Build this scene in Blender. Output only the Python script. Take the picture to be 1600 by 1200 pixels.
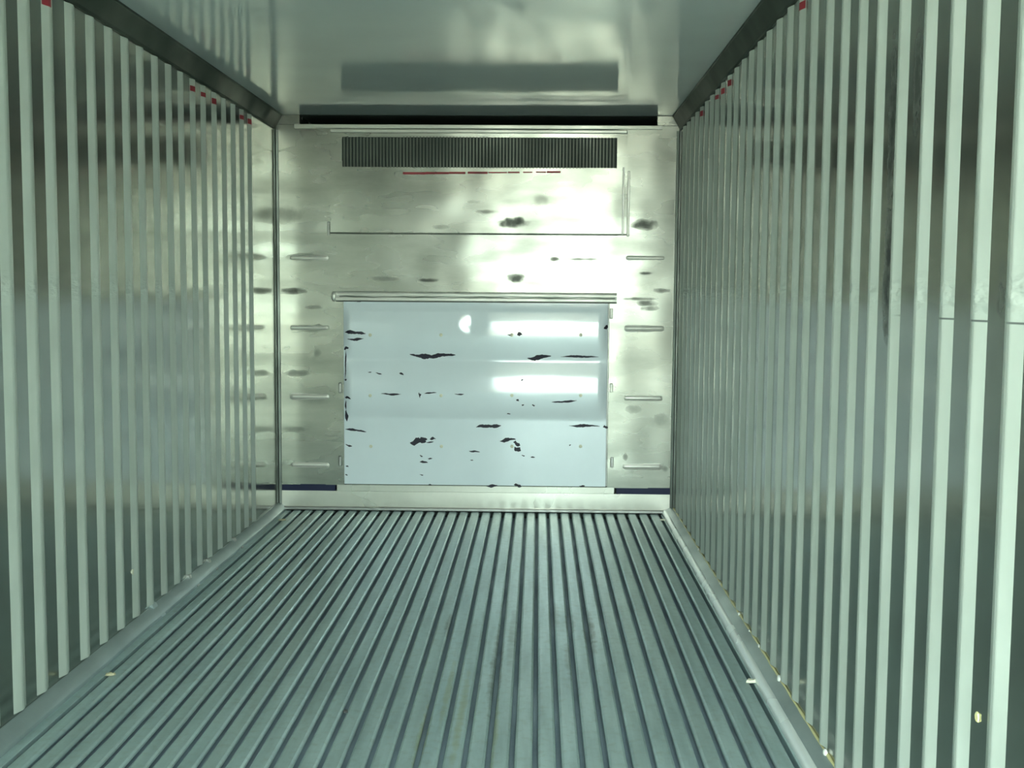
import bpy, bmesh, math, random
from mathutils import Vector, Matrix

random.seed(7)
S = bpy.context.scene
COL = S.collection
for o in list(bpy.data.objects):
    bpy.data.objects.remove(o)

# ------------------------------------------------------------------ camera
W, H, L = 2.29, 2.264, 6.5          # inside width, height, length of the container (metres)
HW = W / 2
CAM = Vector((0.353, -6.392, 1.2756))
FPX, PITCH, YAW, ROLL = 1744.7, 0.0829, 0.0225, 0.0073
cp, sp, cy, sy = math.cos(PITCH), math.sin(PITCH), math.cos(YAW), math.sin(YAW)
FWD = Vector((-sy * cp, cy * cp, -sp))
R0 = Vector((cy, sy, 0)); U0 = R0.cross(FWD)
RGT = R0 * math.cos(ROLL) + U0 * math.sin(ROLL)
UPV = U0 * math.cos(ROLL) - R0 * math.sin(ROLL)
cam_data = bpy.data.cameras.new('camera')
cam_data.sensor_fit = 'HORIZONTAL'; cam_data.sensor_width = 36.0
cam_data.lens = 36.0 * FPX / 1600.0
cam_data.clip_start = 0.02; cam_data.clip_end = 500
cam = bpy.data.objects.new('camera', cam_data); COL.objects.link(cam)
M = Matrix((RGT, UPV, -FWD)).transposed().to_4x4(); M.translation = CAM
cam.matrix_world = M
S.camera = cam

# ------------------------------------------------------------------ world, sun, exposure
world = bpy.data.worlds.new('sky'); S.world = world; world.use_nodes = True
bg = world.node_tree.nodes['Background']
bg.inputs['Color'].default_value = (0.82, 1.0, 0.93, 1)     # overcast light through tree crowns
bg.inputs['Strength'].default_value = 13.0
sun_data = bpy.data.lights.new('sun', 'SUN'); sun_data.energy = 22.0; sun_data.angle = 0.01
sun_data.color = (1.0, 0.93, 0.74)
sun = bpy.data.objects.new('sun', sun_data); COL.objects.link(sun)
sun.rotation_euler = Vector((-0.75, -0.28, -0.9)).to_track_quat('-Z', 'Y').to_euler()
# sampling portal in the open doorway (gives off no light of its own)
por = bpy.data.lights.new('doorway_portal', 'AREA'); por.shape = 'RECTANGLE'
por.size = HW; por.size_y = H; por.cycles.is_portal = True
po = bpy.data.objects.new('doorway_portal', por); COL.objects.link(po)
po.location = (HW / 2, -L - 0.02, H / 2); po.rotation_euler = (math.radians(90), 0, 0)
vs = S.view_settings
vs.view_transform = 'Standard'; vs.look = 'None'; vs.gamma = 1.0; vs.use_curve_mapping = False
vs.exposure = 0.85
S.cycles.use_denoising = True; S.cycles.denoising_prefilter = 'ACCURATE'
S.cycles.max_bounces = 14; S.cycles.diffuse_bounces = 6; S.cycles.glossy_bounces = 12
S.cycles.sample_clamp_indirect = 20.0

# ------------------------------------------------------------------ pixel helpers (1600 x 1200 frame)
def ray(px, py):
    return FWD + RGT * ((px - 800) / FPX) - UPV * ((py - 600) / FPX)
def on_y(px, py, Y=0.0):
    v = ray(px, py); return CAM + v * ((Y - CAM.y) / v.y)
def on_x(px, py, X):
    v = ray(px, py); return CAM + v * ((X - CAM.x) / v.x)
def on_z(px, py, Z=0.0):
    v = ray(px, py); return CAM + v * ((Z - CAM.z) / v.z)

# ------------------------------------------------------------------ materials
def new_mat(name):
    m = bpy.data.materials.new(name); m.use_nodes = True
    nt = m.node_tree
    return m, nt, nt.nodes['Principled BSDF']
def node(nt, typ, **kw):
    n = nt.nodes.new(typ)
    for k, v in kw.items(): setattr(n, k, v)
    return n
def mth(nt, op, a, b=None, clamp=False):
    n = nt.nodes.new('ShaderNodeMath'); n.operation = op; n.use_clamp = clamp
    for i, v in enumerate((a, b)):
        if v is None: continue
        if isinstance(v, (int, float)): n.inputs[i].default_value = v
        else: nt.links.new(v, n.inputs[i])
    return n.outputs[0]
def noise(nt, vec, scale, detail=3, rough=0.55):
    n = nt.nodes.new('ShaderNodeTexNoise'); n.inputs['Scale'].default_value = scale
    n.inputs['Detail'].default_value = detail; n.inputs['Roughness'].default_value = rough
    if vec is not None: nt.links.new(vec, n.inputs['Vector'])
    return n.outputs['Fac']
def position(nt, scale=(1, 1, 1)):
    g = nt.nodes.new('ShaderNodeNewGeometry')
    mp = nt.nodes.new('ShaderNodeMapping'); mp.inputs['Scale'].default_value = scale
    nt.links.new(g.outputs['Position'], mp.inputs['Vector'])
    return mp.outputs['Vector']
def ramp(nt, fac, a, b, lo=0.0, hi=1.0):
    n = nt.nodes.new('ShaderNodeMapRange'); n.inputs['From Min'].default_value = a; n.inputs['From Max'].default_value = b
    n.inputs['To Min'].default_value = lo; n.inputs['To Max'].default_value = hi
    nt.links.new(fac, n.inputs['Value']); return n.outputs[0]
def mix(nt, fac, a, b):
    n = nt.nodes.new('ShaderNodeMix'); n.data_type = 'RGBA'
    for sock, v in ((n.inputs[0], fac), (n.inputs[6], a), (n.inputs[7], b)):
        if isinstance(v, (int, float)): sock.default_value = v
        elif isinstance(v, tuple): sock.default_value = (*v, 1)
        else: nt.links.new(v, sock)
    return n.outputs[2]
def bump(nt, height, strength, dist, bsdf):
    n = nt.nodes.new('ShaderNodeBump'); n.inputs['Strength'].default_value = strength; n.inputs['Distance'].default_value = dist
    nt.links.new(height, n.inputs['Height']); nt.links.new(n.outputs[0], bsdf.inputs['Normal'])
def smudges(nt, spots, axes):
    """Soft worn stains: ellipses (a, b, half_a, half_b, strength) on two position axes, edges broken by noise."""
    pos = position(nt)
    wob = noise(nt, pos, 22, 3)
    g = nt.nodes.new('ShaderNodeSeparateXYZ'); nt.links.new(pos, g.inputs[0])
    A, B = g.outputs[axes[0]], g.outputs[axes[1]]
    total = None
    for (a, b, ha, hb, s) in spots:
        u = mth(nt, 'MULTIPLY', mth(nt, 'SUBTRACT', A, a), 1 / ha)
        v = mth(nt, 'MULTIPLY', mth(nt, 'SUBTRACT', B, b), 1 / hb)
        r = mth(nt, 'ADD', mth(nt, 'MULTIPLY', u, u), mth(nt, 'MULTIPLY', v, v))
        r = mth(nt, 'ADD', r, ramp(nt, wob, 0.3, 0.7, -0.55, 0.55))
        k = ramp(nt, r, 0.0, 1.35, s, 0.0)
        total = k if total is None else mth(nt, 'MAXIMUM', total, k)
    return total

def metal(name, col, rough, metallic=0.9, wear=0.25, spots=None, axes=(0, 2), wave=0.0, stretch=(1, 1, 1), wscale=3.0, dirt=(0.045, 0.05, 0.04)):
    m, nt, b = new_mat(name)
    p = position(nt, stretch)
    n1 = noise(nt, p, 4.0, 2)
    n2 = noise(nt, position(nt, (stretch[0] * 1.7, stretch[1] * 1.7, stretch[2] * 1.7)), 30.0, 3)
    dark = tuple(c * (1 - wear) for c in col)
    c = mix(nt, ramp(nt, n1, 0.3, 0.7), dark, col)
    c = mix(nt, ramp(nt, n2, 0.35, 0.75, 0, 0.15), c, tuple(min(1, x * 1.12) for x in col))
    r = ramp(nt, n1, 0.3, 0.7, rough * 1.2, rough * 0.85)
    if spots:
        k = smudges(nt, spots, axes)
        c = mix(nt, k, c, dirt)
        r = mth(nt, 'ADD', r, mth(nt, 'MULTIPLY', k, 0.3))
        nt.links.new(ramp(nt, k, 0, 1, metallic, metallic * 0.3), b.inputs['Metallic'])
    else:
        b.inputs['Metallic'].default_value = metallic
    nt.links.new(c, b.inputs['Base Color']); nt.links.new(r, b.inputs['Roughness'])
    if wave:
        bump(nt, noise(nt, position(nt), wscale, 1), 1.0, wave, b)
    return m

def plain(name, col, rough, metallic=0.0, wear=0.15):
    m, nt, b = new_mat(name)
    n1 = noise(nt, position(nt), 9.0, 4)
    nt.links.new(mix(nt, ramp(nt, n1, 0.3, 0.7), tuple(c * (1 - wear) for c in col), col), b.inputs['Base Color'])
    b.inputs['Roughness'].default_value = rough; b.inputs['Metallic'].default_value = metallic
    return m

def px_spots(lst):
    out = []
    for (x, y, hx, hy, s) in lst:
        p = on_y(x, y); out.append((p.x, p.z, hx * 0.00366, hy * 0.00366, s))
    return out

SPOTS = px_spots([
    (440, 335, 34, 12, .35), (478, 402, 30, 6, .5), (458, 455, 18, 5, .75), (490, 480, 13, 3, .45), (488, 513, 26, 6, .5),
    (497, 511, 8, 5, .5), (464, 583, 19, 5, .45), (496, 552, 6, 6, .35), (461, 671, 22, 4, .35), (490, 626, 22, 6, .25),
    (1006, 351, 20, 8, .85), (1010, 427, 10, 2.5, .7), (1034, 454, 12, 4, .8), (1000, 467, 26, 2.5, .5), (1010, 474, 16, 5, .6),
    (1015, 482, 14, 4, .5), (990, 640, 12, 6, .35), (1032, 655, 11, 9, .3), (977, 714, 4, 6, .5), (1040, 732, 5, 5, .5),
    (803, 348, 21, 8, .85), (691, 355, 13, 4, .4), (760, 331, 16, 3, .4), (600, 436, 22, 4, .5), (668, 438, 15, 3, .7),
    (806, 434, 14, 7, .7), (867, 405, 8, 3, .6), (908, 405, 26, 2, .5), (740, 316, 10, 3, .3), (845, 313, 12, 8, .2)])

MAT = {}
MAT['alu'] = metal('bulkhead_aluminium', (0.275, 0.282, 0.245), 0.27, 0.8, 0.25, SPOTS, (0, 2), 0.012, (0.6, 1, 2.2), 2.6)
MAT['bead'] = metal('lit_bead_aluminium', (0.62, 0.61, 0.55), 0.34, 0.25, 0.12)  # paler than the sheet: base colour carries the light caught by raised metal
wall_spots = [(-3.835, 1.34, 0.035, 0.17, 1.0), (-3.825, 1.64, 0.028, 0.22, .9), (-3.99, 1.72, 0.03, 0.12, .8), (-4.46, 1.29, 0.02, 0.05, .5)]
MAT['wall'] = metal('lining_sheet_steel', (0.345, 0.365, 0.325), 0.16, 0.9, 0.14, wall_spots, (1, 2), 0.004, (1, 1, 0.6), 2.0, (0.02, 0.025, 0.025))
MAT['trim'] = metal('trim_aluminium', (0.40, 0.47, 0.48), 0.36, 0.5, 0.2)
MAT['rail'] = metal('bottom_rail_aluminium', (0.58, 0.57, 0.50), 0.30, 0.45, 0.12)
MAT['nose'] = metal('nose_highlight_white', (0.92, 0.96, 0.96), 0.25, 0.3, 0.05)  # highlight put into the base colour, far paler than the trim
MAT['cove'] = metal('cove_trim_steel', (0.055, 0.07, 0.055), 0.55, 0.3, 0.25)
MAT['angle'] = metal('corner_angle_grey', (0.20, 0.22, 0.20), 0.42, 0.6, 0.2)
MAT['corner'] = metal('corner_angle_aluminium', (0.36, 0.36, 0.34), 0.38, 0.8, 0.2)
MAT['dark'] = plain('duct_shade_black', (0.03, 0.04, 0.035), 0.8)  # near-black colour paints in the shade inside duct and grille
MAT['slot'] = plain('navy_slot_shade', (0.006, 0.012, 0.06), 0.6)  # dark depth of the open drain slots put into the colour
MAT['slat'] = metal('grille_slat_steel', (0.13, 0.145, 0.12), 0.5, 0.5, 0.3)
MAT['red'] = plain('red_paint', (0.38, 0.035, 0.05), 0.6, 0, 0.5)
MAT['scrape'] = plain('bare_scrape', (0.022, 0.018, 0.04), 0.6, 0, 0.5)
MAT['ground'] = plain('yard_concrete', (0.52, 0.50, 0.44), 0.9)
MAT['seal'] = plain('yellowed_sealant', (0.92, 0.82, 0.42), 0.3)
MAT['screw'] = plain('pale_sealant', (0.95, 0.95, 0.88), 0.25)
MAT['chip'] = plain('pale_chip', (0.80, 0.78, 0.62), 0.6)
MAT['tan'] = plain('tan_chip', (0.55, 0.50, 0.33), 0.7)
MAT['pebble'] = plain('dark_pebble', (0.06, 0.06, 0.06), 0.8)

def rib_material():
    m, nt, b = new_mat('scuffed_rib_aluminium')
    p = position(nt, (1, 1, 0.5))
    n1 = noise(nt, p, 7.0, 4)
    col = mix(nt, ramp(nt, n1, 0.3, 0.7), (0.46, 0.50, 0.45), (0.56, 0.60, 0.55))
    # a thin scratch left by cargo at about waist height, broken along the wall
    g = node(nt, 'ShaderNodeSeparateXYZ'); nt.links.new(position(nt), g.inputs[0])
    d = mth(nt, 'ABSOLUTE', mth(nt, 'SUBTRACT', g.outputs[2], 1.229))
    line = ramp(nt, d, 0.001, 0.0026, 1, 0)
    brk = mth(nt, 'MULTIPLY', ramp(nt, noise(nt, position(nt, (3, 1, 0)), 7.0, 1), 0.42, 0.5), mth(nt, 'MULTIPLY', ramp(nt, g.outputs[1], -3.95, -3.9, 1, 0), ramp(nt, g.outputs[0], 0, .1)))
    k = mth(nt, 'MULTIPLY', line, brk)
    col = mix(nt, mth(nt, 'MULTIPLY', k, 0.85), col, (0.07, 0.08, 0.08))
    nt.links.new(col, b.inputs['Base Color'])
    b.inputs['Metallic'].default_value = 0.15
    nt.links.new(ramp(nt, n1, 0.3, 0.7, 0.42, 0.34), b.inputs['Roughness'])
    # dents in the band where pallets knocked against the wall
    band = ramp(nt, mth(nt, 'ABSOLUTE', mth(nt, 'SUBTRACT', g.outputs[2], 1.275)), 0.015, 0.05, 1, 0)
    hgt = mth(nt, 'ADD', mth(nt, 'MULTIPLY', band, mth(nt, 'MULTIPLY', noise(nt, position(nt, (1, 1, 2)), 28, 2), 3.0)), noise(nt, position(nt), 5, 1))
    bump(nt, hgt, 0.6, 0.004, b)
    return m
MAT['rib'] = rib_material()

def floor_bar_material():
    m, nt, b = new_mat('worn_floor_bar_aluminium')
    n1 = noise(nt, position(nt, (9, 0.9, 1)), 2.2, 4)
    n2 = noise(nt, position(nt, (2, 2, 2)), 18, 3)
    c = mix(nt, ramp(nt, n1, 0.32, 0.68), (0.42, 0.55, 0.57), (0.60, 0.75, 0.77))
    oi = node(nt, 'ShaderNodeObjectInfo')
    c = mix(nt, ramp(nt, oi.outputs['Random'], 0, 1, 0, 0.30), c, (0.34, 0.40, 0.37))
    c = mix(nt, ramp(nt, n2, 0.5, 0.8, 0, 0.4), c, (0.38, 0.42, 0.36))
    sp_ = []
    for (x, y, hx, hy, s) in [(703, 975, .018, .13, .6), (775, 1045, .02, .45, .6), (800, 1000, .015, .4, .35), (866, 960, .02, .2, .4), (920, 985, .022, .28, .65), (890, 975, .02, .15, .4), (890, 1030, .018, .2, .4)]:
        q = on_z(x, y); sp_.append((q.x, q.y, hx, hy, s))
    c = mix(nt, smudges(nt, sp_, (0, 1)), c, (0.10, 0.11, 0.09))
    sp2 = []
    for (x, y, hx, hy, s) in [(660, 1150, .014, .3, .5), (720, 1120, .012, .4, .4), (770, 1150, .014, .3, .4), (700, 1080, .01, .3, .35)]:
        q = on_z(x, y); sp2.append((q.x, q.y, hx, hy, s))
    c = mix(nt, smudges(nt, sp2, (0, 1)), c, (0.34, 0.36, 0.12))
    nt.links.new(c, b.inputs['Base Color'])
    b.inputs['Metallic'].default_value = 0.5
    nt.links.new(ramp(nt, n2, 0.3, 0.7, 0.32, 0.44), b.inputs['Roughness'])
    bump(nt, n2, 0.25, 0.002, b)
    return m
MAT['bar'] = floor_bar_material()
MAT['gutter'] = metal('floor_gutter_dirt', (0.36, 0.45, 0.52), 0.55, 0.2, 0.3)

def gloss_paint(name, col, rough, wave, wscale, wear=0.05):
    m, nt, b = new_mat(name)
    n1 = noise(nt, position(nt, (1, 1, 1)), 3.0, 4)
    nt.links.new(mix(nt, ramp(nt, n1, 0.3, 0.7), tuple(c * (1 - wear) for c in col), col), b.inputs['Base Color'])
    b.inputs['Roughness'].default_value = rough; b.inputs['Specular IOR Level'].default_value = 0.75
    bump(nt, noise(nt, position(nt), wscale, 1), 1.0, wave, b)
    return m
MAT['ceiling'] = gloss_paint('ceiling_gloss_paint', (0.50, 0.56, 0.56), 0.08, 0.003, 2.0)
MAT['white'] = gloss_paint('white_gloss_panel', (0.85, 0.92, 0.97), 0.10, 0.002, 4.0)
MAT['doorskin'] = gloss_paint('door_inner_skin', (0.30, 0.33, 0.31), 0.35, 0.004, 2.0)

# ------------------------------------------------------------------ mesh helpers
def obj(name, bm, mat, parent=None, smooth=False):
    if smooth:
        for f in bm.faces:
            if len(f.verts) > 4:
                for e in f.edges: e.smooth = False
    me = bpy.data.meshes.new(name); bm.to_mesh(me); bm.free()
    me.materials.append(mat)
    if smooth:
        for p in me.polygons: p.use_smooth = True
    o = bpy.data.objects.new(name, me); COL.objects.link(o)
    if parent is not None: o.parent = parent
    return o
def struct(o):
    o['kind'] = 'structure'; return o
def tag(o, label, cat, group=None):
    o['label'] = label; o['category'] = cat
    if group: o['group'] = group
    return o
def empty(name, loc=(0, 0, 0)):
    o = bpy.data.objects.new(name, None); COL.objects.link(o); o.location = loc; o.empty_display_size = 0.1
    return o
def add_box(bm, lo, hi):
    vs_ = [bm.verts.new((x, y, z)) for x in (lo[0], hi[0]) for y in (lo[1], hi[1]) for z in (lo[2], hi[2])]
    for f in ((0, 1, 3, 2), (4, 6, 7, 5), (0, 4, 5, 1), (2, 3, 7, 6), (0, 2, 6, 4), (1, 5, 7, 3)):
        bm.faces.new([vs_[i] for i in f])
def box(lo, hi, bevel=0.0, segs=2):
    bm = bmesh.new(); add_box(bm, lo, hi)
    bmesh.ops.recalc_face_normals(bm, faces=bm.faces)
    if bevel: bmesh.ops.bevel(bm, geom=list(bm.edges), offset=bevel, segments=segs, affect='EDGES', profile=0.5)
    return bm
def extrude_profile(pts, axis, a, b, closed=True):
    """pts: 2-D outline; axis 'y': pts are (x, z) drawn along y; 'x': (y, z) along x; 'z': (x, y) along z."""
    bm = bmesh.new()
    def P(p, t):
        return {'y': (p[0], t, p[1]), 'x': (t, p[0], p[1]), 'z': (p[0], p[1], t)}[axis]
    A = [bm.verts.new(P(p, a)) for p in pts]; B = [bm.verts.new(P(p, b)) for p in pts]
    n = len(pts)
    for i in range(n if closed else n - 1):
        j = (i + 1) % n; bm.faces.new((A[i], A[j], B[j], B[i]))
    if closed:
        bm.faces.new(A); bm.faces.new(list(reversed(B)))
    bmesh.ops.recalc_face_normals(bm, faces=bm.faces)
    return bm
def sheet(x0, x1, z0, z1, y, thick, fn=None, nx=40, nz=30, hole=None):
    """An upright panel facing -y; fn(x, z) pushes its skin towards the room; hole = (x0, x1, z0, z1)."""
    xs = sorted(set([x0 + (x1 - x0) * i / nx for i in range(nx + 1)] + ([hole[0], hole[1]] if hole else [])))
    zs = sorted(set([z0 + (z1 - z0) * i / nz for i in range(nz + 1)] + ([hole[2], hole[3]] if hole else [])))
    bm = bmesh.new(); g = {}
    for i, x in enumerate(xs):
        for j, z in enumerate(zs):
            g[i, j] = bm.verts.new((x, y - (fn(x, z) if fn else 0), z))
    for i in range(len(xs) - 1):
        for j in range(len(zs) - 1):
            if hole and hole[0] - 1e-6 <= xs[i] and xs[i + 1] <= hole[1] + 1e-6 and hole[2] - 1e-6 <= zs[j] and zs[j + 1] <= hole[3] + 1e-6:
                continue
            bm.faces.new((g[i, j], g[i + 1, j], g[i + 1, j + 1], g[i, j + 1]))
    for v in [v for v in bm.verts if not v.link_faces]: bm.verts.remove(v)
    edges = [e for e in bm.edges if e.is_boundary]
    for e in edges: e.smooth = False
    r = bmesh.ops.extrude_edge_only(bm, edges=edges)
    for v in r['geom']:
        if isinstance(v, bmesh.types.BMVert): v.co.y = y + thick
    bmesh.ops.recalc_face_normals(bm, faces=bm.faces)
    return bm

# ================================================================== STRUCTURE
# ---- ground outside the doorway
gb = bmesh.new(); add_box(gb, (-40, -60, -0.36), (40, 30, -0.21))
struct(obj('ground', gb, MAT['ground']))

# ---- floor: base pan plus one T-bar rail for every bar
bm = bmesh.new(); add_box(bm, (-HW - .06, -L, -0.20), (HW + .06, 0.0, -0.035))
floor = struct(obj('floor', bm, MAT['gutter']))
BAR = 0.0646; BW = 0.051
def t_bar_mesh():
    h = BW / 2
    pts = [(-h, -.009), (-h + .002, -.004), (-h + .008, 0), (h - .008, 0), (h - .002, -.004), (h, -.009), (.006, -.012), (.004, -.035), (-.004, -.035), (-.006, -.012)]
    b = extrude_profile(pts, 'y', -L + .01, -0.012)
    me = bpy.data.meshes.new('t_bar'); b.to_mesh(me); b.free(); me.materials.append(MAT['bar']); return me
tme = t_bar_mesh()
k = -17
while True:
    x = 0.002 + BAR * k
    k += 1
    if x - BW / 2 < -HW + 0.052: continue
    if x + BW / 2 > HW - 0.052: break
    t = bpy.data.objects.new('t_bar', tme); COL.objects.link(t); t.parent = floor
    t.location = (x, 0, random.uniform(-0.0008, 0.0008)); t.rotation_euler = (0, random.uniform(-.012, .012), 0)

for (a, b) in ((-HW + .03, 0.002 - BAR * 16 - BW / 2 - .012), (0.002 + BAR * 16 + BW / 2 + .012, HW - .03)):
    obj('edge_strip', box((a, -L + .01, -.036), (b, -.012, -.002), .002), MAT['bar'], floor)

# ---- side walls: flat glossy sheet with proud vertical ribs
RW, RH = 0.080, 0.0105
def rib_mesh(sgn):
    """Rounded low rib standing on the wall plane x=0 and bulging to -sgn*x; drawn upright along z."""
    pts = []
    prof = [(-.5, 0), (-.11, .92), (-.06, .99), (.06, .99), (.11, .92), (.5, 0)]
    for (a, b) in prof: pts.append((-sgn * RH * b, RW * a))
    bm = extrude_profile(pts, 'z', 0.05, H - 0.09)
    me = bpy.data.meshes.new('rib'); bm.to_mesh(me); bm.free(); me.materials.append(MAT['rib'])
    for p in me.polygons:
        p.use_smooth = False
    return me
RIB_R = [-3.077, -3.25, -3.411, -3.57, -3.725, -3.889, -4.055, -4.205, -4.365, -4.517]
RIB_L = [-3.26, -3.11, -2.955, -2.788, -2.625, -2.465, -2.312, -2.16]
def fill(lst, stop_far, stop_near, pitch=0.1595):
    ys = sorted(lst)
    y = ys[-1] + pitch
    while y < stop_far: ys.append(y + random.uniform(-.006, .006)); y += pitch
    y = ys[0] - pitch
    while y > stop_near: ys.append(y); y -= pitch
    return sorted(ys)
for side, sgn, lst, far in (('left', -1, RIB_L, -0.5), ('right', 1, RIB_R, -0.16)):
    x0, x1 = sorted((sgn * HW, sgn * (HW + .06)))
    bm = bmesh.new(); add_box(bm, (x0, -L, -0.20), (x1, 0.4, H + .08))
    wall = struct(obj('wall_' + side, bm, MAT['wall']))
    rme = rib_mesh(sgn)
    ribs = fill(lst, far, -L + .12)
    for y in ribs:
        r = bpy.data.objects.new('rib', rme); COL.objects.link(r); r.parent = wall; r.location = (sgn * HW, y, 0)
    # worn red load line: only dashes on the rib crowns are left
    ranges = [(-3.06, -2.9), (-1.62, -1.2), (-.8, -.5)] if side == 'left' else [(-3.10, -2.9), (-1.68, -1.20), (-.9, -.7)]
    for (a, b) in ranges:
        for y in ribs:
            if a <= y <= b:
                zz = 2.136 + random.uniform(-.003, .006); hh = random.uniform(.009, .014)
                bm = bmesh.new(); A, B = [], []
                for (u, v) in ((-.46, .095), (-.11, .92), (-.06, .99), (.06, .99), (.11, .92)):
                    for lst_, z_ in ((A, zz - hh), (B, zz + hh)):
                        lst_.append(bm.verts.new((sgn * (HW - RH * v - .0007), y + RW * u - .0004, z_)))
                for q in range(4): bm.faces.new((A[q], A[q + 1], B[q + 1], B[q]))
                bmesh.ops.recalc_face_normals(bm, faces=bm.faces)
                obj('load_line_dash', bm, MAT['red'], wall)['label'] = 'worn red load line dash'
    # flat seam strip where the lining meets the front corner
    # bottom trim: sloped cove between wall and floor
    c, h = (0.046, 0.041) if side == 'left' else (0.062, 0.041)
    pts = [(sgn * HW, h), (sgn * (HW - .004), h)]
    pts += [(sgn * (HW - .004 - (c - .004) * math.sin(a)), .004 + (h - .006) * (.35 * math.cos(a) + .65 * (1 - math.sin(a))) + .002) for a in [i * math.pi / 14 for i in range(1, 7)]]
    pts += [(sgn * (HW - c), .003), (sgn * (HW - c), -.035), (sgn * HW, -.035)]
    bt = struct(obj('trim_1' if side == 'left' else 'trim_2', extrude_profile(pts, 'y', -L + .01, -0.004), MAT['trim']))
    # top cove between wall and ceiling
    cc, ch = 0.045, 0.085
    pts = [(sgn * HW, H - ch), (sgn * (HW - .006), H - ch), (sgn * (HW - .006), H - ch + .012), (sgn * (HW - cc + .004), H - .010), (sgn * (HW - cc), H - .008), (sgn * (HW - cc), H), (sgn * HW, H)]
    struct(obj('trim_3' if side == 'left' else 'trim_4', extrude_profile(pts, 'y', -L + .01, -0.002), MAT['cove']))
    # front corner angle
    pts = [(sgn * HW, -.026), (sgn * (HW - .003), -.026), (sgn * (HW - .007), -.008), (sgn * (HW - .018), -.004), (sgn * (HW - .020), 0), (sgn * HW, 0)]
    struct(obj('trim_5' if side == 'left' else 'trim_6', extrude_profile(pts, 'z', .03, H - .085), MAT['angle']))
    if side == 'right':
        # near-white strip painting in the highlight on the trim's rounded floor edge
        nose = [(HW - c - .004 + .034 * t, .003 + .021 * math.sin(math.pi * (.12 + .62 * t))) for t in [i / 8 for i in range(9)]] + [(HW - c + .03, -.03), (HW - c - .004, -.03)]
        obj('nose_highlight', extrude_profile(nose, 'y', -L + .01, -0.006), MAT['nose'], bt, True)
        # yellowed sealant bead along the trim edge with screw heads and blobs catching the light
        bm = bmesh.new(); prev = None; n = 160
        for i in range(n + 1):
            y = -.05 - (L - .1) * i / n
            rr = .0035 + .0012 * math.sin(i * 1.7) + random.uniform(0, .0012)
            ring = [bm.verts.new((sgn * (HW - .003) + rr * math.cos(a), y, h + rr * math.sin(a))) for a in [math.tau * k_ / 6 for k_ in range(6)]]
            if prev:
                for k_ in range(6): bm.faces.new((prev[k_], prev[(k_ + 1) % 6], ring[(k_ + 1) % 6], ring[k_]))
            prev = ring
        bmesh.ops.recalc_face_normals(bm, faces=bm.faces)
        obj('sealant_bead', bm, MAT['seal'], bt, True)
        for (px, py, rr) in ((1092, 850, .010), (1125, 905, .008), (1155, 953, .011), (1171, 979, .007), (1186, 1001, .009), (1218, 1050, .016), (1290, 1166, .014)):
            q = on_x(px, py, HW - .006)
            bm = bmesh.new(); bmesh.ops.create_uvsphere(bm, u_segments=10, v_segments=6, radius=rr)
            bmesh.ops.scale(bm, vec=(.5, 1.1, .8), verts=bm.verts)
            bmesh.ops.translate(bm, vec=(HW - .006, q.y, h + .001), verts=bm.verts)
            obj('sealant_blob', bm, MAT['screw'], bt, True)
    else:
        for (px, py) in ((245, 948), (330, 868), (370, 836), (300, 895)):
            q = on_x(px, py, -HW + .02)
            w_ = .022 if px == 245 else .014
            pts = [(-HW, h + .010), (-HW + .010, h + .008), (-HW + .018, h * .74), (-HW + c - .004, .011), (-HW + c + .004, .002), (-HW + c - .01, -.004), (-HW, .002)]
            obj('joint_cover', extrude_profile(pts, 'y', q.y - w_, q.y + w_), MAT['trim'] if px == 245 else MAT['corner'], bt)

# ---- ceiling
bm = bmesh.new(); add_box(bm, (-HW, -L, H), (HW, 0.4, H + .08))
struct(obj('ceiling', bm, MAT['ceiling']))

# ---- door end: left leaf shut behind the camera, right leaf swung open outside
struct(obj('door_1', box((-HW - .06, -L - .09, -.20), (-.004, -L - .005, H + .08), .006), MAT['doorskin']))
d2 = struct(obj('door_2', box((HW + .065, -L - .02 - HW, -.20), (HW + .14, -L - .02, H + .08), .006), MAT['doorskin']))

# ---- back (front bulkhead of the container)
SLX0, SLX1 = on_y(468, 188).x, on_y(1027, 188).x
ZTOP = 2.207
PXL, PXR = -0.803, 0.803
bm = bmesh.new()
add_box(bm, (-HW, .05, -.20), (HW, .34, ZTOP - .01)); add_box(bm, (PXL, .001, .0), (PXR, .06, ZTOP - .02))
wall_back = struct(obj('wall_back', bm, MAT['dark']))
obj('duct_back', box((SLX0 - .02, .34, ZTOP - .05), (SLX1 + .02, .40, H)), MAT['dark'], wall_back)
obj('duct_shade_sheet', box((-HW + .1, .006, H - .003), (HW - .1, .34, H - .0005)), MAT['dark'], wall_back)  # near-black sheet adds painted shade to the top of the air slot
frame = struct(empty('trim_7'))
def dimple(x, z):
    return 0.0016 * math.sin(x * 9 + z * 3.1) + 0.0012 * math.sin(z * 7.3 + 1.0 + x * 2)
for (a, b) in ((-HW, PXL), (PXR, HW)):
    obj('side_panel', sheet(a, b, .147, ZTOP, 0, .05, lambda x, z: .5 * dimple(x, z), 10, 60), MAT['alu'], frame, True)
    obj('drain_slot', box((a + .014, .0005, .100), (b - .012, .05, .150)), MAT['slot'], frame)  # shallow navy box stands in for the dark open gap
obj('corner_post', box((-HW, 0, ZTOP), (SLX0, .34, H), .003), MAT['alu'], frame)
obj('corner_post', box((SLX1, 0, ZTOP), (HW, .34, H), .003), MAT['alu'], frame)
obj('top_lip', box((SLX0 - .03, -.010, 2.186), (SLX1 + .03, .02, ZTOP + .002), .004), MAT['bead'], frame)
obj('top_lip', box((-.83, -.012, 2.1625), (.85, .02, 2.183), .005), MAT['bead'], frame)
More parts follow.
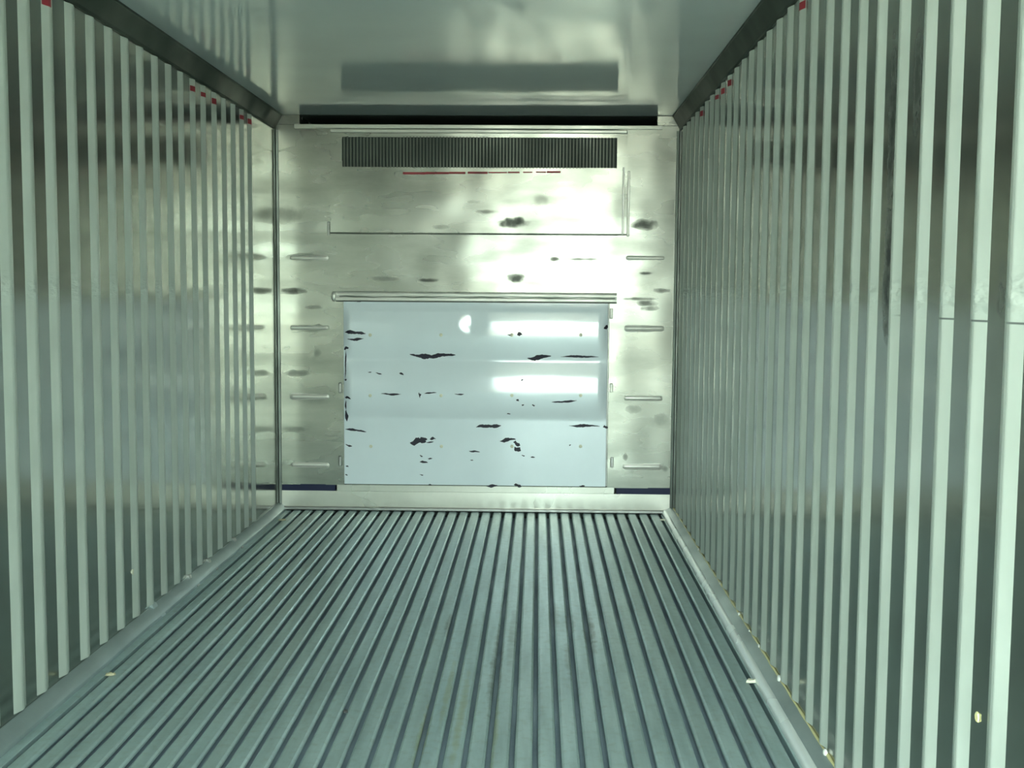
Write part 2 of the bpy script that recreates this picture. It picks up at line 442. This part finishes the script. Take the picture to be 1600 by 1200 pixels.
# bottom rail with its lip
obj('bottom_rail', sheet(-HW + .02, HW - .02, .018, .112, -.004, .05, lambda x, z: .0008 * math.sin((z - .018) / .094 * math.pi) + .0008 * math.sin(x * 11), 60, 8), MAT['rail'], frame, True)
obj('rail_lip', box((-HW + .01, -.022, .0015), (HW - .01, .03, .021), .005), MAT['corner'], frame)
# pressed beads on the side panels
def bead(cx, cz, ln, ht, d):
    bm = bmesh.new(); nu, nv = 28, 6
    rows = []
    for j in range(nv + 1):
        t = j / nv; s = 1 - t; off = d * (.5 - .5 * math.cos(t * math.pi)) if t < 1 else d
        row = []
        for i in range(nu):
            a = math.tau * i / nu
            ex = (ln - ht) / 2 * (1 if math.cos(a) > 0 else -1)
            row.append(bm.verts.new((cx + ex + ht / 2 * s * math.cos(a), -off + .001, cz + ht / 2 * s * math.sin(a))))
        rows.append(row)
    for j in range(nv):
        for i in range(nu):
            bm.faces.new((rows[j][i], rows[j][(i + 1) % nu], rows[j + 1][(i + 1) % nu], rows[j + 1][i]))
    bm.faces.new(rows[-1])
    bmesh.ops.remove_doubles(bm, verts=bm.verts, dist=1e-5)
    bmesh.ops.recalc_face_normals(bm, faces=bm.faces)
    return bm
for (cx, zs) in ((-.958, (1.458, 1.058, .660, .262)), (.962, (1.469, 1.069, .669, .272))):
    for zz in zs:
        obj('pressed_bead', bead(cx, zz, .236, .042, .0048), MAT['bead'], frame, True)

# ================================================================== THINGS
# ---- evaporator cover with the long air grille and worn red load line
ec = empty('evaporator_cover', (0, 0, 1.60))
tag(ec, 'aluminium upper bulkhead cover with a long dark slatted air grille', 'cover panel')
def child(name, bm, mat, root, smooth=False):
    bmesh.ops.translate(bm, vec=-root.location, verts=bm.verts)
    return obj(name, bm, mat, root, smooth)
EX0, EX1, EZ0, EZ1 = -.832, .852, 1.602, 2.160
GX0, GX1, GZ0, GZ1 = on_y(535, 238).x, on_y(964, 238).x, on_y(740, 262).z, on_y(740, 215).z
def ewave(x, z):
    edge = min(1, max(0, (x - EX0) / .08), max(0, (EX1 - x) / .08), max(0, (z - EZ0) / .06))
    return .014 + edge * (0.0022 * math.sin((z - 1.60) * 11.5) + .0015 * math.sin(x * 4.0 + 1.0 + z * 5))
child('cover_sheet', sheet(EX0, EX1, EZ0, EZ1, 0, 0, ewave, 70, 40, (GX0, GX1, GZ0, GZ1)), MAT['alu'], ec, True)
child('grille_back', box((GX0 - .02, -.0035, GZ0 - .02), (GX1 + .02, -.0005, GZ1 + .02)), MAT['dark'], ec)  # dark sheet close behind the slats, painting in the recess shade
bm = bmesh.new(); x = GX0 + .008
while x < GX1 - .004:
    add_box(bm, (x, -.013, GZ0 - .004), (x + .0075, -.004, GZ1 + .004)); x += .0188
bmesh.ops.recalc_face_normals(bm, faces=bm.faces)
gs = child('grille_slats', bm, MAT['slat'], ec); gs['kind'] = 'stuff'
# bent flange down both edges and a shadow seam below
child('flange', box((EX1, -.026, EZ0 - .012), (EX1 + .014, 0, on_y(980, 268).z), .003), MAT['bead'], ec)
child('flange', box((EX1 - .028, -.024, EZ0 - .004), (EX1 - .018, -.010, on_y(980, 262).z), .002), MAT['corner'], ec)
child('flange', box((EX0 - .016, -.022, EZ0 - .016), (EX0 - .002, 0, EZ0 + .06), .003), MAT['corner'], ec)
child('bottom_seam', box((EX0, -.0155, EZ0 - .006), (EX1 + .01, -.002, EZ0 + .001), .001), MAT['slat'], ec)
# red line, worn through in places
rx0, rx1 = on_y(630, 271).x, on_y(876, 269).x
x = rx0
while x < rx1:
    ln = random.uniform(.03, .12); thick = random.uniform(.003, .0065)
    if x < rx0 + .25: ln = .13; thick = .0065
    if x + ln > rx1: ln = rx1 - x
    zz = on_y(630, 271).z + (x - rx0) / (rx1 - rx0) * (on_y(876, 269).z - on_y(630, 271).z)
    yy = -ewave(x + ln / 2, zz) - .0012
    child('load_line_dash', box((x, yy, zz - thick), (x + ln, yy + .004, zz + thick)), MAT['red'], ec)
    x += ln + random.choice((.004, .012, .02)) * (0 if x < rx0 + .2 else 1) + .0005

# ---- plain middle panel
mp = empty('bulkhead_panel', (0, 0, 1.27))
tag(mp, 'plain dented aluminium panel between the air grille cover and the white panel', 'wall panel')
MX0, MX1, MZ0, MZ1 = PXL, .803, 1.2685, 1.594
def mwave(x, z):
    return .003 + .0018 * math.sin((z - MZ0) / (MZ1 - MZ0) * math.pi) + .0012 * math.sin(x * 7 + 2)
child('panel_sheet', sheet(MX0, MX1, MZ0, MZ1, 0, 0, mwave, 60, 24), MAT['alu'], mp, True)

# ---- dented ledge over the white panel
lg = empty('panel_ledge', (0, 0, 1.22))
tag(lg, 'narrow dented aluminium ledge running along the top of the white panel', 'ledge')
lx0, lx1 = PXL + .001, PXR - .001
bm = bmesh.new(); n = 120; prev = None
def dent(x):
    return .006 * math.exp(-((x - .27) / .16) ** 2) + .003 * math.sin(x * 13) * .5 + .002 * math.sin(x * 31 + 1)
for i in range(n + 1):
    x = lx0 + (lx1 - lx0) * i / n; d = dent(x)
    prof = [(0, 1.268), (-.006, 1.267 + d * .4), (-.0085, 1.262 + d * .35), (-.010, 1.252 + d * .2), (-.0098, 1.242), (-.007, 1.2385), (-.0098, 1.235), (-.0105, 1.230), (-.0108, 1.221), (-.010, 1.2145), (0, 1.2135)]
    ring = [bm.verts.new((x, q[0], q[1])) for q in prof]
    if prev:
        for j in range(len(prof)):
            k_ = (j + 1) % len(prof); bm.faces.new((prev[j], prev[k_], ring[k_], ring[j]))
    else: bm.faces.new(ring)
    prev = ring
bm.faces.new(prev); bmesh.ops.recalc_face_normals(bm, faces=bm.faces)
child('ledge_bar', bm, MAT['bead'], lg, True)
bm = bmesh.new(); prev = None
for i in range(n + 1):
    x = lx0 + .02 + (lx1 - lx0 - .03) * i / n
    z = 1.2385 + .0016 * math.sin(x * 23) + .001 * math.sin(x * 57)
    t = .0022 + .0012 * math.sin(x * 17 + 1)
    ring = [bm.verts.new((x, yy, z + s)) for (yy, s) in ((-.0104, -t), (-.0104, t), (.0, t), (.0, -t))]
    if prev:
        for j in range(4): bm.faces.new((prev[j], prev[(j + 1) % 4], ring[(j + 1) % 4], ring[j]))
    prev = ring
bmesh.ops.recalc_face_normals(bm, faces=bm.faces)
child('dark_seam', bm, MAT['slat'], lg)  # thin dark wavy line along the ledge groove
q = on_y(522, 462)
bm = bmesh.new(); bmesh.ops.create_uvsphere(bm, u_segments=14, v_segments=8, radius=1)
bmesh.ops.scale(bm, vec=(.016, .012, .030), verts=bm.verts); bmesh.ops.translate(bm, vec=(q.x, -.004, q.z - .004), verts=bm.verts)
obj('end_cap', bm, MAT['bead'], frame, True)

# ---- white access panel, gloss painted, scraped
ap = empty('access_panel', (0, 0, .15))
tag(ap, 'glossy white access panel covered in dark scrapes at the bottom of the bulkhead', 'access panel')
AX0, AX1, AZ0, AZ1 = on_y(538, 600).x, on_y(948, 600).x, .156, 1.2095
WD = on_y(738, 505)
def awave(x, z):
    e = min(1, max(0, (x - AX0) / .035), max(0, (AX1 - x) / .035), max(0, (z - AZ0) / .05), max(0, (AZ1 - z) / .05))
    amp = (.5 + .5 * math.tanh((z - .545) * 40)) * (1 + .12 * ((x - .42) / .24) ** 2 / (1 + .35 * ((x - .42) / .24) ** 2))
    pillow = .023 * amp * (math.sqrt(math.cos((z - 1.052) / .345 * math.pi) ** 2 + .003))
    return .012 + e * (pillow + .0006 * math.sin(x * 5 + .6) - .006 * math.exp(-((x - WD.x) ** 2 + (z - WD.z) ** 2) / .0022))
child('panel_skin', sheet(AX0, AX1, AZ0, AZ1, 0, 0, awave, 110, 130), MAT['white'], ap, True)
child('frame_strip', box((PXL, -.0035, .113), (PXR, 0, .149), 0), MAT['rail'], ap)
# frame strips round the panel
child('frame_strip', box((PXL, -.003, .150), (AX0 - .004, 0, 1.209), 0), MAT['alu'], ap)
child('frame_strip', box((AX1 + .010, -.003, .150), (PXR, 0, 1.209), 0), MAT['alu'], ap)
child('gasket', box((AX1 + .001, -.006, AZ0), (AX1 + .009, 0, AZ1), .002), MAT['corner'], ap)
child('gasket', box((AX0 - .004, -.005, AZ0), (AX0 - .0005, 0, AZ1), .001), MAT['corner'], ap)
child('gasket', box((AX0 + .01, -.006, AZ0 - .006), (AX1, 0, AZ0 - .001), .001), MAT['slat'], ap)
for (px, py, hh) in ((955, 490, .030), (955, 606, .026), (532, 606, .03), (532, 720, .03), (956, 722, .03)):
    q = on_y(px, py)
    child('hinge_tab', box((q.x - .009, -.014, q.z - hh), (q.x + .009, -.002, q.z + hh), .004), MAT['bead' if px > 900 and py < 700 else 'corner'], ap)
for px in (580, 690, 800, 907):
    for py in (523, 617, 697):
        q = on_y(px, py)
        bm = bmesh.new(); bmesh.ops.create_uvsphere(bm, u_segments=10, v_segments=6, radius=1)
        bmesh.ops.scale(bm, vec=(.010, .004, .010), verts=bm.verts)
        bmesh.ops.translate(bm, vec=(q.x, -awave(q.x, q.z) + .0005, q.z), verts=bm.verts)
        child('rivet', bm, MAT['chip'], ap, True)
SCR = [(540, 519, 573, 520, 5.5), (544, 530, 570, 529, 3.5), (538, 545, 546, 543, 5.5), (540.5, 546, 541, 592, 2.2), (539, 593, 543, 593, 3),
       (540, 620, 550, 622, 4.5), (541, 625, 541.5, 640, 2.2), (542, 640, 542, 658, 4.5), (540, 670, 573, 674, 3.5), (540, 694, 551, 697, 2.6),
       (541, 727, 545, 729, 2.4), (540, 741, 544, 742, 2), (641, 554, 680, 557, 6.5), (668, 557, 712, 554, 6), (588, 582, 598, 584, 1.8), (576, 581, 582, 581, 1.4),
       (625, 582, 632, 585, 3), (597, 614.5, 628, 615, 2.8), (656, 612, 657, 621, 2.2), (664, 614, 683, 612, 2.2), (711, 615, 726, 615, 2),
       (641, 690, 666, 690, 9.5), (656, 686, 668, 685, 6), (666, 691, 678, 690, 2.2), (672, 685, 681, 685, 4.5), (656, 711, 661, 713, 2), (669, 716, 676, 716, 2.2),
       (656, 721, 669, 722, 3.2), (656, 741, 662, 742, 1.6), (733, 704, 750, 706, 2.8), (744, 667, 770, 664, 5), (760, 665, 783, 665, 5.5), (781, 688, 806, 686, 5.5),
       (802, 691, 813, 695, 6), (804, 698, 813, 705, 8), (808, 522, 816, 522, 5.5), (793, 523, 800, 523, 2), (824, 559, 861, 557, 7), (876, 557, 935, 557, 3.2), (862, 628, 901, 625, 3.2),
       (889, 664, 937, 666, 4), (942, 667, 950, 667, 4.5), (815, 632, 819, 632, 2.4), (807, 623, 811, 626, 3), (831, 632, 836, 633, 2.4), (889, 695, 892, 695, 2), (829, 714, 836, 714, 2),
       (815, 711, 820, 712, 2), (814, 593, 818, 593, 2.4), (792, 646, 798, 646, 1.6), (944, 514, 949, 508, 6), (760, 758.5, 779, 759, 4), (803, 757, 815, 759, 5), (905, 759, 914, 759, 3),
       (669, 757, 675, 757, 2), (552, 471, 566, 471, 1.5), (735, 718, 740, 719, 1.4), (657, 614, 658, 618, 3)]
bm = bmesh.new()
for i, (x0, y0, x1, y1, t) in enumerate(SCR):
    p0, p1 = on_y(x0, y0), on_y(x1, y1)
    d = (p1 - p0); ln = d.length; d.normalize(); nrm = Vector((-d.z, 0, d.x))
    th = t * .00366 / 2; ns = max(4, int(ln / .008)); top, bot = [], []
    ph = i * 2.3
    for s in range(ns + 1):
        u = s / ns
        prof = max(.12, (1 - abs(2 * u - 1) ** 2.6))
        a = th * prof * (1 + .35 * math.sin(ph + u * 9) + random.uniform(-.2, .2)); b_ = th * prof * (1 + .3 * math.sin(ph * 1.7 + u * 7) + random.uniform(-.2, .2))
        c_ = p0 + d * (ln * u) + nrm * (th * .35 * math.sin(ph + u * 5))
        for lst, off in ((top, a), (bot, -b_)):
            w3 = c_ + nrm * off
            lst.append(bm.verts.new((w3.x, -awave(w3.x, w3.z) - .0007, w3.z)))
    for s in range(ns): bm.faces.new((bot[s], bot[s + 1], top[s + 1], top[s]))
bmesh.ops.recalc_face_normals(bm, faces=bm.faces)
sm = child('scrape_marks', bm, MAT['scrape'], ap); sm['kind'] = 'stuff'; sm['label'] = 'dark purple scrapes in the white paint'

# ---- litter
def chip(name, loc, size, mat, rz, label, cat, seed=0, tilt=(0, 0)):
    rnd = random.Random(seed)
    bm = bmesh.new(); n = 9
    A, B = [], []
    for i in range(n):
        a = math.tau * i / n; r = rnd.uniform(.78, 1.1)
        A.append(bm.verts.new((size[0] * r * math.cos(a), size[1] * r * math.sin(a), 0)))
        B.append(bm.verts.new((size[0] * r * .82 * math.cos(a), size[1] * r * .82 * math.sin(a), size[2] * rnd.uniform(.7, 1.2))))
    for i in range(n): bm.faces.new((A[i], A[(i + 1) % n], B[(i + 1) % n], B[i]))
    bm.faces.new(list(reversed(A))); bm.faces.new(B)
    bmesh.ops.recalc_face_normals(bm, faces=bm.faces)
    o = obj(name, bm, mat); o.location = loc; o.rotation_euler = (tilt[0], tilt[1], rz)
    return tag(o, label, cat)
q = on_z(1174, 1066); chip('wood_chip', (q.x, q.y, .0008), (.020, .011, .009), MAT['chip'], .1, 'pale splinter on the floor bars beside the trim edged with yellow sealant', 'wood chip', 1)
q = on_z(172, 1055); chip('wood_chip', (q.x, q.y, .0008), (.017, .010, .007), MAT['tan'], .3, 'tan splinter on the floor bars midway along the trim without sealant', 'wood chip', 2)
q = on_z(540, 1113); chip('pebble', (q.x, q.y, .0008), (.008, .007, .006), MAT['pebble'], 0, 'tiny dark pebble in the open middle of the ribbed floor', 'pebble', 3)
q = on_z(1037, 813); chip('wood_chip', (q.x, q.y, .0008), (.024, .012, .006), MAT['chip'], 0, 'flat pale chip in the floor corner where the bulkhead meets the yellow-sealed trim', 'wood chip', 4)
q = on_z(441, 813); chip('wood_chip', (q.x, q.y, .0008), (.022, .012, .006), MAT['tan'], 0, 'flat tan chip in the floor corner where the bulkhead meets the unsealed trim', 'wood chip', 5)
q = on_x(207, 893, -HW); chip('tape_scrap', (-HW + .0004, q.y, q.z), (.012, .016, .003), MAT['chip'], 0, 'small pale tape scrap stuck low between wall ribs above the unsealed trim', 'tape scrap', 6, (0, math.radians(90)))
q = on_x(1528, 1121, HW); chip('tape_scrap', (HW - .0004, q.y, q.z), (.012, .010, .003), MAT['seal'], 0, 'small yellowish tape scrap stuck between wall ribs above the yellow-sealed trim', 'tape scrap', 7, (0, math.radians(-90)))
